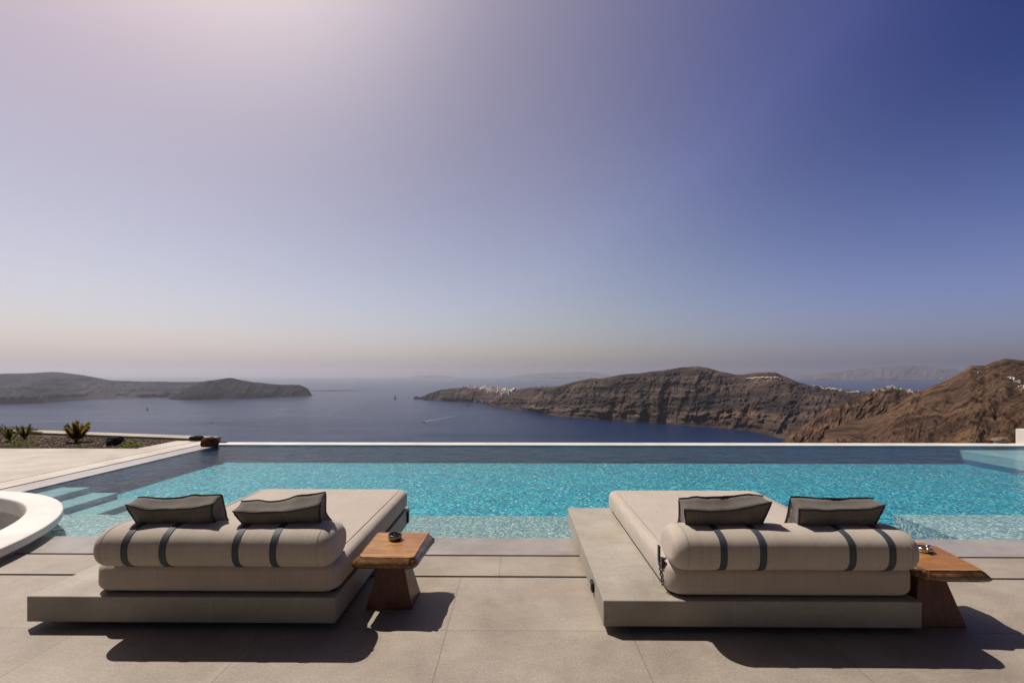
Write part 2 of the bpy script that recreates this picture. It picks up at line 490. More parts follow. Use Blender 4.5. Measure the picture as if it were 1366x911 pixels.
def interp(u, pts):
    a = np.array(pts, float)
    return np.interp(u, a[:, 0], a[:, 1])
SEAZ = -300.0
def land(name, m, u0, u1, nu, nt_, sky_pts, base, ridge, prof, gully, lam, skew, seed, rough, sky_n=1.0, back=.35, zb=None, strata=0.0, dip=.3, bedamp=0.0, tilt=0.0):
    """polar-grid hill: base(u)->distance & height, ridge(u)->distance"""
    u = np.linspace(u0, u1, nu)
    vs = interp(u, sky_pts)
    vs = vs + sky_n * fbm(u / 14.0, u * 0, seed + 5, 5, .55)
    Yb, zbv = base(u)
    Yr = ridge(u)
    zr = H - (vs - V0) / F * Yr
    zr = np.maximum(zr, zbv + 1.0) if name != 'headland' else zr
    nb = max(8, nt_ // 6)
    tt = np.concatenate([np.linspace(-.04, 1, nt_), 1 + np.linspace(0, 1, nb + 1)[1:]])
    T = np.clip(tt, 0, 1)[None, :]
    Bk = np.clip(tt - 1, 0, 1)[None, :]
    Yd = Yb[:, None] + (Yr - Yb)[:, None] * T + Bk * np.minimum(back * Yr, 1.6 * (Yr - Yb) + 15)[:, None]
    pz = np.interp(T, *zip(*prof))
    pz = pz * (1 - .0) 
    Z = zbv[:, None] + (zr - zbv)[:, None] * pz
    L = (u - 683)[:, None] / F * Yr[:, None]          # along-ridge length in metres
    s = L - skew * (Z - zbv[:, None])
    env = np.clip(T / .10, 0, 1) * np.clip((1 - T) / .12, 0, 1) ** .8
    wv = fbm(s / lam * .6, Z / lam * .8, seed + 60, 3) * .5
    g = ridged(s / lam + wv, Z / lam * .22 + 3 + wv, seed, 3, .5)
    g2 = ridged(s / (lam * .33) + wv, Z / (lam * .5) + 9, seed + 31, 4, .55)
    g3 = fbm(s / (lam * .10), Z / (lam * .09), seed + 77, 4, .6)
    st = fbm(s / (lam * 3), Z / (lam * .12), seed + 99, 3, .6)
    k = (Yb / Yb.mean())[:, None]
    # move along the line of sight (push back = gully)
    dY = gully * (g - .55) * 1.9 + gully * .55 * (g2 - .55) + gully * .17 * g3 + strata * st
    dZ = rough * (.5 * g3 + .8 * fbm(L / (lam * .22) + 3, Yd / (lam * .22), seed + 41, 4, .55))
    bed = ridged(L / (lam * 1.6) + wv * .6, (Z - dip * L) / (lam * .16) + wv * 1.1, seed + 131, 4, .6)
    dY = dY + bedamp * (bed - .55)
    dZ = dZ - tilt * (dY - dY.mean())
    Z2 = Z + dZ * np.clip(env, .0, 1)
    Y2 = Yd - dY * env
    # back slope falls away
    Z2 = Z2 - (Bk ** 1.2) * ((zr - zbv)[:, None] * 1.02 + 4)
    Z2[:, 0] = zbv - 6
    X = ((u - 683)[:, None] / F) * Y2
    P = np.stack([X * cy - Y2 * sy, X * sy + Y2 * cy, Z2], -1)
    o = link(name, grid_mesh(name, P), m)
    tag(o, kind='structure')
    return o, P, u, tt

def shore(pts):
    def f(u):
        v = interp(u, pts)
        return (H - SEAZ) * F / (v - V0), np.full_like(u, SEAZ)
    return f
prof_cliff = [(0, 0), (.10, .22), (.25, .42), (.42, .58), (.6, .73), (.8, .88), (1, 1)]
prof_soft = [(0, 0), (.15, .17), (.4, .45), (.7, .76), (1, 1)]

sky_E = [(556, 532), (562, 529.5), (570, 526), (585, 521), (600, 518), (620, 516.5), (650, 518), (684, 521), (700, 518), (720, 516), (745, 515), (760, 511.5), (775, 507.5), (790, 504.8), (800, 504.8), (825, 500.8), (850, 498), (880, 494.3), (900, 491.7), (920, 489.2), (932, 488.6), (945, 490.6), (960, 495), (980, 499), (990, 499.7), (1005, 497.8), (1025, 496), (1035, 497.2), (1050, 503), (1065, 510), (1080, 514), (1100, 516.5), (1130, 520), (1150, 522), (1180, 525), (1260, 530), (1330, 536)]
sh_E = [(556, 532.2), (600, 535), (640, 537), (658, 541), (680, 545), (700, 548), (745, 555), (790, 559), (850, 563), (900, 566), (950, 570), (1000, 575), (1030, 582), (1050, 586), (1080, 592), (1180, 604), (1330, 615)]
bE = shore(sh_E)
rE = lambda u: bE(u)[0] + interp(u, [(556, 30), (580, 250), (650, 600), (700, 450), (760, 500), (925, 850), (1000, 1050), (1100, 1200), (1330, 1300)])
ridgeE, PE, uE, tE = land('headland', M_ridge, 556, 1330, 1000, 190, sky_E, bE, rE, prof_cliff, 115, 200, .35, 3, 14, .9, strata=22, dip=.1, bedamp=60, tilt=.1)

sky_F = [(1030, 600), (1045, 589), (1062, 575), (1085, 558), (1110, 543), (1135, 530.5), (1160, 521.5), (1175, 518), (1190, 515.5), (1205, 518.5), (1225, 522), (1260, 524), (1330, 530), (1400, 536)]
bF = lambda u: (np.interp(u, [1030, 1400], [1350, 900]), H - (np.interp(u, [1030, 1400], [640, 650]) - V0) / F * np.interp(u, [1030, 1400], [1350, 900]))
rF = lambda u: np.interp(u, [1030, 1100, 1190, 1400], [1450, 1650, 1800, 1750])
hillF, PF, uF, tF = land('hill', M_hill, 1030, 1400, 480, 190, sky_F, bF, rF, prof_soft, 75, 190, 1.6, 15, 12, .8, strata=8, dip=.45, bedamp=60, tilt=.32)

sky_G = [(1100, 612), (1128, 592), (1160, 568), (1185, 548), (1215, 527), (1228, 521), (1250, 512.5), (1270, 504), (1288, 493), (1294, 488), (1314, 488), (1326, 482), (1342, 478.5), (1366, 480.5), (1400, 474), (1450, 466), (1600, 455), (1900, 450), (2600, 440)]
bG = lambda u: (np.interp(u, [1100, 1300, 2600], [330, 270, 200]), H - (np.interp(u, [1100, 2600], [650, 640]) - V0) / F * np.interp(u, [1100, 1300, 2600], [330, 270, 200]))
rG = lambda u: np.interp(u, [1100, 1160, 1230, 1340, 1600, 2600], [520, 640, 820, 900, 850, 600])
hillG, PG, uG, tG = land('hill', M_hill, 1100, 2600, 1500, 340, sky_G, bG, rG, prof_soft, 9, 190, 3.5, 23, 4.5, .9, strata=4, dip=.42, bedamp=36, tilt=.34)

# left islands
sky_A = [(-500, 505), (-300, 500), (-120, 501), (-20, 499.5), (0, 498.6), (40, 498), (68, 496), (85, 497), (110, 500), (130, 504), (150, 507.5), (180, 508.6), (220, 509), (240, 509.5), (275, 509), (300, 508.5), (345, 510), (380, 514), (398, 522)]
sh_A = [(-500, 545), (0, 539), (60, 537), (110, 533), (160, 530.5), (398, 527)]
bA = shore(sh_A)
rA = lambda u: bA(u)[0] + interp(u, [(-500, 900), (0, 1100), (150, 700), (380, 400)])
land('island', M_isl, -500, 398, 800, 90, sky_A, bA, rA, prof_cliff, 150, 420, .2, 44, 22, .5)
sky_B = [(224, 532), (232, 527), (245, 520), (258, 513), (275, 508), (300, 505), (308, 504), (320, 506.5), (345, 511), (365, 513), (400, 513.5), (410, 518), (417, 527.5)]
sh_B = [(224, 532.2), (250, 533), (320, 531.5), (400, 528.6), (417, 527.8)]
bB = shore(sh_B)
rB = lambda u: bB(u)[0] + interp(u, [(224, 20), (260, 350), (320, 450), (400, 300), (417, 20)])
M_isl2 = rock_mat('headland_rock', [(.3, (.004, .005, .010)), (.5, (.012, .012, .018)), (.7, (.034, .029, .032))], .003, 30, .6)
land('island', M_isl2, 224, 417, 360, 90, sky_B, bB, rB, prof_cliff, 110, 300, .3, 52, 18, .5)
sky_C = [(408, 521.5), (415, 520.8), (440, 520.3), (470, 520.6), (484, 521.0), (491, 521.4)]
sh_C = [(408, 521.6), (491, 521.3)]
bC = shore(sh_C)
rC = lambda u: bC(u)[0] + 120
land('spit', M_isl, 408, 491, 120, 20, sky_C, bC, rC, prof_soft, 8, 200, .1, 61, 3, .2)
# far islands
def far_isl(u0, u1, sk, Y, seed):
    b = lambda u: (np.full_like(u, Y), np.full_like(u, SEAZ))
    r = lambda u: np.full_like(u, Y + 3000)
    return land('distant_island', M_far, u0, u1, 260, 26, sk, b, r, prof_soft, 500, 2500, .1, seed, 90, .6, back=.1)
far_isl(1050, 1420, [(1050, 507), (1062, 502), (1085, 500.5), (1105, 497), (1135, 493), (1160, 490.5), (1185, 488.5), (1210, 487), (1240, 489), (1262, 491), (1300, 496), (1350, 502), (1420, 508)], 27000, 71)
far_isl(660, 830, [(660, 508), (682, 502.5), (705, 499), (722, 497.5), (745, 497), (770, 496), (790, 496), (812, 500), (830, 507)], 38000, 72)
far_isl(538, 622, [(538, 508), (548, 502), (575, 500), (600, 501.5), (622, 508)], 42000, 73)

# small rock islet off the cape
def rock(name, loc, size, seed, m, sq=(1, 1, 1), sub=3, rot=0):
    bm = bmesh.new()
    bmesh.ops.create_icosphere(bm, subdivisions=sub, radius=1)
    co = np.array([v.co[:] for v in bm.verts])
    d = 1 + .28 * fbm(co[:, 0] * 1.7 + seed, co[:, 1] * 1.7 + co[:, 2] * 1.3, seed, 4) + .12 * ridged(co[:, 0] * 4 + co[:, 2] * 3, co[:, 1] * 4 - co[:, 2], seed + 4, 3)
    q = np.round(co * 2.4) / 2.4
    co = (co * .62 + q * .38) * d[:, None]
    for v, c in zip(bm.verts, co):
        v.co = Vector((c[0] * sq[0], c[1] * sq[1], max(c[2], -.55) * sq[2] + .5 * sq[2])) * size
    o = obj(name, bm, m)
    o.location = loc
    o.rotation_euler = (0, 0, rot)
    return o
M_islet = rock_mat('islet_rock', [(.3, (.04, .035, .035)), (.7, (.10, .085, .08))], .05, 2, .3)
p = gp(555.5, 531.6, SEAZ)
tag(rock('rock_islet', (p.x, p.y, SEAZ - 4), 30, 5, M_islet, (1.1, .8, .7)), 'small dark rock islet just off the tip of the village cape', 'islet')

# slope under the terrace, down to the sea
xs_ = np.concatenate([np.linspace(-2500, -200, 50), np.linspace(-190, 190, 60), np.linspace(200, 2500, 80)])
ys_ = np.concatenate([np.linspace(-1500, 0, 40), np.linspace(4, 120, 40), np.linspace(126, 1150, 120)])
XX, YY = np.meshgrid(xs_, ys_, indexing='ij')
ZZ = -4.0 - .31 * np.clip(YY - 16, 0, None) - .12 * np.clip(-XX - 60, 0, None)
ZZ = ZZ + 6 * fbm(XX / 60, YY / 60, 90, 5) * np.clip((YY - 30) / 60, 0, 1)
ZZ = np.maximum(ZZ, -330)
me = grid_mesh('hillside', np.stack([XX, YY, ZZ], -1))
tag(link('hillside', me, M_slope), kind='structure')

# ------------------------------------------------------------------ pool and terrace
TUB = (-7.39, 3.54)
TUB_R, TUB_RI, TUB_H = 2.70, 2.11, .15
def cut_tub(o):
    """take the round tub's opening out of a slab"""
    bm = bmesh.new()
    bmesh.ops.create_cone(bm, cap_ends=True, segments=128, radius1=TUB_R - .15, radius2=TUB_R - .15, depth=4)
    me = bpy.data.meshes.new('cutter'); bm.to_mesh(me); bm.free()
    c = bpy.data.objects.new('cutter', me); COL.objects.link(c); c.location = (TUB[0], TUB[1], 0)
    md = o.modifiers.new('cut', 'BOOLEAN'); md.object = c; md.operation = 'DIFFERENCE'; md.solver = 'EXACT'
    bpy.context.view_layer.update()
    dg = bpy.context.evaluated_depsgraph_get()
    nm = bpy.data.meshes.new_from_object(o.evaluated_get(dg))
    o.modifiers.clear()
    nm.name = o.name
    o.data = nm
    bpy.data.objects.remove(c)
def slab(name, rects, m, cut=False):
    allb = bmesh.new()
    for r in rects:
        bm = bmesh.new(); box(bm, *r)
        o = obj('slab_piece', bm, None)
        if cut: cut_tub(o)
        allb.from_mesh(o.data)
        bpy.data.objects.remove(o)
    me = bpy.data.meshes.new(name)
    allb.to_mesh(me); allb.free()
    return tag(link(name, me, m), kind='structure')
YN = 4.9      # pool near edge
XL = -7.45    # pool left edge
YF = 11.35    # far lip inner face
XR = 10.9     # shallow right ledge begins
XE = 17.0
slab('deck', [(-26, XE, -9, 3.932, -.29, 0)], M_deck, True)
slab('deck_strip', [(-8.0, XE, 3.966, 4.393, -.29, 0)], M_strip, True)
# the drain slot stops short of the tub: filled part of the joint
slab('deck_joint', [(-3.85, -2.2, 3.932, 3.966, -.08, -.0006)], M_strip)
slab('overflow_ledge', [(-7.914, XE, 4.433, YN, -.3, -.002)], M_ledge, True)
slab('side_ledge', [(-7.908, XL, YN + .0, YF, -.3, -.010)], M_side, True)
slab('border_strip', [(-8.384, -7.930, 4.0, 12.02, -.08, 0)], M_side2, True)
slab('side_terrace', [(-26, -8.410, 3.957, 10.72, -.08, 0.0), (-9.02, -8.410, 10.72, 12.02, -.08, 0.0)], M_terrace, True)
slab('drain_channel', [(-26, XE, 3.9, 4.44, -.34, -.30), (-8.45, -7.9, 4.44, 11.6, -.34, -.30)], M_black, True)
slab('infinity_edge', [(-7.92, XE + 3, YF, 11.78, -1.6, 0.0)], M_white)
# basin: apparent depth of the floor seen through the water
DP = -.42
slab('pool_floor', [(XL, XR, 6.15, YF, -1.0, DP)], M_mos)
slab('pool_wall', [(XL - .02, XE, YF - .02, YF - .001, -.9, -.03), (XL + .001, XL + .02, 6.0, YF - .02, -.9, -.03), (XR, XE, 6.15, YF - .02, -.9, -.30)], M_pwall)
slab('pool_side_shelf', [(XR + .004, XE, 6.16, YF - .03, -.31, -.10)], M_shelf2)
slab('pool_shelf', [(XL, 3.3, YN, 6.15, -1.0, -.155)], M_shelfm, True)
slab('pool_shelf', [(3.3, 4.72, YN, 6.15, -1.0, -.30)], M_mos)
slab('pool_shelf', [(4.72, 5.05, YN, 6.15, -1.0, -.31)], M_pwall)  # dark tile strip standing in for the shadow wedge beside the step
slab('pool_shelf', [(5.05, XE, YN, 6.15, -1.0, -.12)], M_shelf3)
slab('pool_steps', [(XL, -6.95, 6.15, 7.35, -1, -.08), (-6.95, -6.5, 6.15, 7.35, -1, -.17), (-6.5, -6.05, 6.15, 7.35, -1, -.26), (-6.05, -5.6, 6.15, 7.35, -1, -.345)], M_shelf)
bm = bmesh.new()
rw = TUB_R - .11
pts = [(XE, YN), (XE, YF), (XL, YF)]
a0, a1 = math.acos((XL - TUB[0]) / rw), math.asin((YN - TUB[1]) / rw)
pts += [(TUB[0] + rw * math.cos(a0 + (a1 - a0) * k / 24), TUB[1] + rw * math.sin(a0 + (a1 - a0) * k / 24)) for k in range(25)]
fc = bm.faces.new([bm.verts.new((x, y, -.022)) for x, y in pts])
fc.normal_update()
if fc.normal.z < 0: fc.normal_flip()
wme = bpy.data.meshes.new('pool_water'); bm.to_mesh(wme); bm.free()
wt = link('pool_water', wme, M_water)
tag(wt, kind='structure')
# retaining block under the terrace
slab('retaining_wall', [(-26, XE + 3, -9, 3.9, -6, -.31), (-26, XE + 3, 3.9, 11.34, -6, -1.01), (-26, -7.95, 11.35, 12.0, -6, -.41), (12.4, XE + 3, 11.79, 13.0, -6, -.60)], M_white, False)

# round tub; its opening sits nearer the pool than the rim's own centre
IX, IY = .10, .285
def ring_profile(prof, n=160):
    bm = bmesh.new()
    rings = []
    for k in range(n):
        a = 2 * math.pi * k / n
        rings.append([bm.verts.new((math.cos(a) * r + (IX if r < 2.2 else 0), math.sin(a) * r + (IY if r < 2.2 else 0), z)) for r, z in prof])
    for k in range(n):
        A, B = rings[k], rings[(k + 1) % n]
        for j in range(len(prof) - 1):
            bm.faces.new((A[j], B[j], B[j + 1], A[j + 1]))
    return bm
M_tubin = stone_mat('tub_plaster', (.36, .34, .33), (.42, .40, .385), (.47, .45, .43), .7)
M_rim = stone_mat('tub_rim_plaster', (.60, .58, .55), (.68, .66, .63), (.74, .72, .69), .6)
tub = empty('round_tub', (TUB[0], TUB[1], 0), 0, 'round white plastered tub with thick raised rim beside the pool', 'tub')
R1, R2, h = TUB_R, TUB_RI, TUB_H
obj('rim', ring_profile([(R2 - .005, -.03), (R2, h - .02), (R2 + .006, h - .006), (R2 + .02, h), (R1 - .014, h), (R1 - .004, h - .004), (R1, h - .012), (R1, h - .075), (R1 - .006, h - .082), (R1 - .10, h - .10)]), M_rim, tub, True)
obj('outer_wall', ring_profile([(R1 - .10, h - .098), (R1 - .12, -.9)]), M_tubin, tub, True)
bm = ring_profile([(R2 - .005, -.03), (R2 - .01, -1.32)])
obj('basin_wall', bm, M_tubin, tub, True)
bm = bmesh.new(); bmesh.ops.create_circle(bm, cap_ends=True, segments=96, radius=R2)
for v in bm.verts: v.co = Vector((v.co.x + IX, v.co.y + IY, -1.3))
obj('basin_floor', bm, M_tubin, tub)

# planting bed
def seg_pt(a, b, t): return (a[0] + (b[0] - a[0]) * t, a[1] + (b[1] - a[1]) * t)
kA, kB = (-8.25, 12.0), (-26, 15.8)
M_grav = rock_mat('gravel', [(.3, (.06, .045, .038)), (.5, (.12, .09, .072)), (.7, (.19, .15, .12))], 14, .02, .1)
bm = bmesh.new(); poly_prism(bm, [(-9.03, 10.73), (-9.03, 12.22), kB, (-26, 12.2), (-14, 11.0)], -.2, -.01)
tag(obj('gravel_bed', bm, M_grav), kind='structure')
bm = bmesh.new(); poly_prism(bm, [(-14, 11.0), (-26, 12.2), (-26, 10.73)], -.08, 0.0)
bmesh.ops.recalc_face_normals(bm, faces=bm.faces)
tag(obj('terrace_corner', bm, M_terrace), kind='structure')
bm = bmesh.new(); poly_prism(bm, [(kA[0] - .1, kA[1] + .02), (kB[0], kB[1]), (kB[0], kB[1] + .5), (kA[0] + .1, kA[1] + .46)], -.4, .05)
M_kerb = stone_mat('kerb_stone', (.26, .235, .19), (.33, .30, .245), (.40, .365, .30), .7)
kerb = tag(obj('kerb_wall', bm, M_kerb), 'low pale stone kerb running behind the gravel bed', 'kerb')
# pebbles
bm = bmesh.new()
rnd = random.Random(3)
for i in range(3200):
    u = rnd.uniform(-60, 240); v = rnd.uniform(582, 599)
    p = gp(u, v)
    if p.x > -9.1 or p.y > 12.0 + (-8.25 - p.x) * .213 - .03 or p.y < 10.76 + max(0, (-9.03 - p.x)) * .055: continue
    r = rnd.uniform(.008, .028)
    mt = Matrix.Translation((p.x, p.y, -.008 + r * .3)) @ Matrix.Rotation(rnd.random() * 6, 4, 'Z') @ Matrix.Diagonal((1, rnd.uniform(.6, 1), rnd.uniform(.5, .8), 1))
    bmesh.ops.create_icosphere(bm, subdivisions=1, radius=r, matrix=mt)
M_peb = rock_mat('pebble', [(.3, (.07, .05, .042)), (.5, (.14, .105, .085)), (.7, (.24, .19, .155))], 22, .005, 0)
tag(obj('gravel', bm, M_peb), kind='stuff')

# right end: low white wall and parapet
a, b_ = ray(1358, 12.4), ray(1420, 12.4)
bm = bmesh.new(); box(bm, a[0], a[0] + 2.0, 12.0, 12.6, -.6, .28, .01)
tag(obj('end_wall', bm, M_white), 'short white wall end beyond the far right of the pool edge', 'wall')

# ------------------------------------------------------------------ daybeds
def superloop(n, hy, hz, e):
    out = []
    for k in range(n):
        a = 2 * math.pi * k / n
        c, s = math.cos(a), math.sin(a)
        out.append((hy * math.copysign(abs(c) ** (2 / e), c), hz * math.copysign(abs(s) ** (2 / e), s)))
    return out
def loft_x(x0, x1, yc, zc, hy, hz, e, rend, n=40, nx=36, wob=.0, seed=0):
    """stuffed roll along x with rounded ends"""
    bm = bmesh.new()
    xs, sc = [], []
    for k in range(9):
        a = k / 8 * math.pi / 2
        xs.append(x0 + rend * (1 - math.cos(a) ** 1.0) if False else x0 + rend * (1 - math.cos(a))); sc.append(math.sin(a))
    # a = 0 -> the very end
    body = [x0 + rend + (x1 - x0 - 2 * rend) * k / nx for k in range(1, nx)]
    xs += body; sc += [1] * len(body)
    for k in range(8, -1, -1):
        a = k / 8 * math.pi / 2
        xs.append(x1 - rend * (1 - math.cos(a))); sc.append(math.sin(a))
    rings = []
    for i, (x, s) in enumerate(zip(xs, sc)):
        ring = []
        q = 1 - (1 - s) * rend / min(hy, hz) * .98
        q = max(q, .02)
        dy = (1 - q) * min(hy, hz)
        for (yy, zz) in superloop(n, hy - dy, hz - dy, e):
            wv = 1 + wob * (float(vn(np.array(x * 3.1 + seed), np.array(yy * 9 + zz * 7), seed)) - .5)
            ring.append(bm.verts.new((x, yc + yy * wv, zc + zz * wv)))
        rings.append(ring)
    for A, B in zip(rings, rings[1:]):
        for k in range(n):
            bm.faces.new((A[k], A[(k + 1) % n], B[(k + 1) % n], B[k]))
    bm.faces.new(rings[0][::-1]); bm.faces.new(rings[-1])
    return bm
def soft_box(x0, x1, y0, y1, z0, z1, rv, rh, puff=.012, seed=0):
    """mattress: rounded in plan by rh and in section by rv"""
    bm = bmesh.new()
    nv = 9
    plan_n = 10
    def plan(ins):
        pts = []
        r = max(rh - ins, .012)
        X0, X1, Y0, Y1 = x0 + ins, x1 - ins, y0 + ins, y1 - ins
        for cx, cyy, a0 in ((X1 - r, Y0 + r, -90), (X1 - r, Y1 - r, 0), (X0 + r, Y1 - r, 90), (X0 + r, Y0 + r, 180)):
            for k in range(plan_n):
                a = R(a0 + 90 * k / (plan_n - 1))
                pts.append((cx + r * math.cos(a), cyy + r * math.sin(a)))
        # subdivide the straight runs
        out = []
        m = len(pts)
        for i in range(m):
            a, b = pts[i], pts[(i + 1) % m]
            d = math.hypot(b[0] - a[0], b[1] - a[1])
            s = max(1, int(round(d / .1))) if d > .3 else 1
            if (i + 1) % plan_n == 0: s = 18
            for k in range(s):
                out.append((a[0] + (b[0] - a[0]) * k / s, a[1] + (b[1] - a[1]) * k / s))
        return out
    levels = []
    for k in range(nv + 1):
        a = -math.pi / 2 + math.pi * k / nv
        zz = (z0 + rv + rv * math.sin(a)) if a < 0 else (z1 - rv + rv * math.sin(a))
        levels.append((rv * (1 - math.cos(a)), zz))
    rings = [[bm.verts.new((x, y, z)) for x, y in plan(ins)] for ins, z in levels]
    n = len(rings[0])
    for A, B in zip(rings, rings[1:]):
        for k in range(n):
            bm.faces.new((A[k], A[(k + 1) % n], B[(k + 1) % n], B[k]))
    bm.faces.new(rings[0][::-1])
    # top with soft crown
    prev = rings[-1]
    cxx, cyy = (x0 + x1) / 2, (y0 + y1) / 2
    for t in (.90, .75, .5, .25):
        ring = []
        for v in rings[-1]:
            x = cxx + (v.co.x - cxx) * t; y = cyy + (v.co.y - cyy) * t
            ring.append(bm.verts.new((x, y, z1 + puff * (1 - t * t) + .004 * float(fbm(np.array(x * 3.0), np.array(y * 3.0), seed, 3)))))
        for k in range(n):
            bm.faces.new((prev[k], prev[(k + 1) % n], ring[(k + 1) % n], ring[k]))
        prev = ring
    bm.faces.new(prev)
    return bm

PW, PD, PZ0, PZ1 = 2.14, 2.16, .046, .222
def daybed(x, y, mx0, mw, bol, straps, mplinth, label, light_side, joint, hardware):
    """x,y: front left corner of the plinth; mx0: mattress left edge relative to it"""
    t = empty('daybed', (x, y, 0), 0, label, 'daybed', 'double daybeds facing the pool')
    bm = bmesh.new(); box(bm, 0, PW, 0, PD, PZ0, PZ1, .004, 1)
    obj('plinth', bm, mplinth, t)
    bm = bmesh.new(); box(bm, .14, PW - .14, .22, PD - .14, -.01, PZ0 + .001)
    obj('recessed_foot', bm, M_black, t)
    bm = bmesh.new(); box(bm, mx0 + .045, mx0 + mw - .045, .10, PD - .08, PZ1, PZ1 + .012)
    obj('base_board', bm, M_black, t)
    z0, z1 = PZ1 + .008, PZ1 + .022 + .198
    mt = obj('mattress', soft_box(mx0, mx0 + mw, .022, PD - .02, z0, z1, .066, .12, .012, 3), M_fab, t, True)
    for px in (mx0 + .085, mx0 + mw - .085):
        bm = bmesh.new(); tube(bm, [(px, .10 + k * .1, z1 + .001 + .004 * math.sin(k / 20 * math.pi)) for k in range(20)], .0025, 5)
        obj('seam', bm, M_seam, mt, True)
    # bolster
    hy, hz, yc, zc = .185, .137, .060, z1 + .134
    bo = obj('bolster', loft_x(mx0 + bol[0], mx0 + mw + bol[1], yc, zc, hy, hz, 2.5, .088, 44, 40, .015, 5), M_fab, t, True)
    for px in (mx0 + bol[0] + .09, mx0 + mw + bol[1] - .09):
        bm = bmesh.new(); tube(bm, [(px, yc + a * 1.0, zc + b) for a, b in superloop(44, hy + .0005, hz + .0005, 2.5)], .002, 5, True)
        obj('seam', bm, M_seam, bo, True)
    for sx in straps:
        bm = bmesh.new()
        lp = superloop(56, hy + .004, hz + .004, 2.5)
        rr = []
        for a, b in lp:
            wob = .003 * math.sin(a * 30)
            rr.append([bm.verts.new((sx - .022 + wob, yc + a, zc + b)), bm.verts.new((sx + .022 + wob, yc + a, zc + b)),
                       bm.verts.new((sx + .022 + wob, yc + a * .975, zc + b * .97)), bm.verts.new((sx - .022 + wob, yc + a * .975, zc + b * .97))])
        for k in range(len(rr)):
            A, B = rr[k], rr[(k + 1) % len(rr)]
            for j in range(4):
                bm.faces.new((A[j], A[(j + 1) % 4], B[(j + 1) % 4], B[j]))
        obj('strap', bm, M_strap, bo, False)
    # small light on the plinth's side
    bm = bmesh.new()
    if light_side == 'left':
        box(bm, -.022, 0, .36, .44, .10, .175, .008)
        lo = obj('wall_light', bm, M_dark, t)
        bm = bmesh.new(); box(bm, -.030, -.0225, .375, .425, .115, .16, .003, 1)
        obj('lens', bm, M_steel, lo)
    else:
        box(bm, PW, PW + .02, PD - .13, PD - .07, .07, .2, .006)
        lo = obj('wall_light', bm, M_dark, t)
        bm = bmesh.new(); box(bm, PW + .0205, PW + .026, PD - .115, PD - .085, .10, .17, .002, 1)
        obj('lens', bm, M_steel, lo)
    if hardware:
        # hinge plate, buckle and twisted cord at the head corner
        bm = bmesh.new(); box(bm, mx0 - .010, mx0 + .004, .20, .235, z1 - .045, z1 + .075, .004, 1)
        obj('hinge_plate', bm, M_dark, t)
        bm = bmesh.new(); box(bm, mx0 - .012, mx0 + .012, .125, .165, z1 - .055, z1 + .015, .006, 2)
        obj('buckle', bm, M_dark, t)
        bm = bmesh.new()
        pts = [(mx0 - .006 + .004 * math.sin(k * 1.9), .22 - .09 * k / 16 + .006 * math.cos(k * 1.9), z1 - .03 - .145 * k / 16) for k in range(17)]
        tube(bm, pts, .005, 6)
        pts = [(mx0 - .004 + .004 * math.cos(k * 1.9), .16 - .05 * k / 12 + .006 * math.sin(k * 1.9), z1 - .04 - .12 * k / 12) for k in range(13)]
        tube(bm, pts, .004, 6)
        obj('cord', bm, M_dark, t, True)
    return t
LX, LY = -3.385, 3.11
RX, RY = .59, 3.09
daybed(LX, LY, .412, 1.733, (.122, .008), [-2.60 - LX, -2.345 - LX, -1.86 - LX, -1.61 - LX], M_plinthL, 'beige daybed on stone plinth nearest the round white tub', 'right', 1.28, False)
daybed(RX, RY, .445, 1.70, (-.004, -.085), [1.345 - RX, 1.60 - RX, 2.175 - RX, 2.43 - RX], M_plinthR, 'beige daybed whose bare stone ledge at its left carries a small side light', 'left', .886, True)

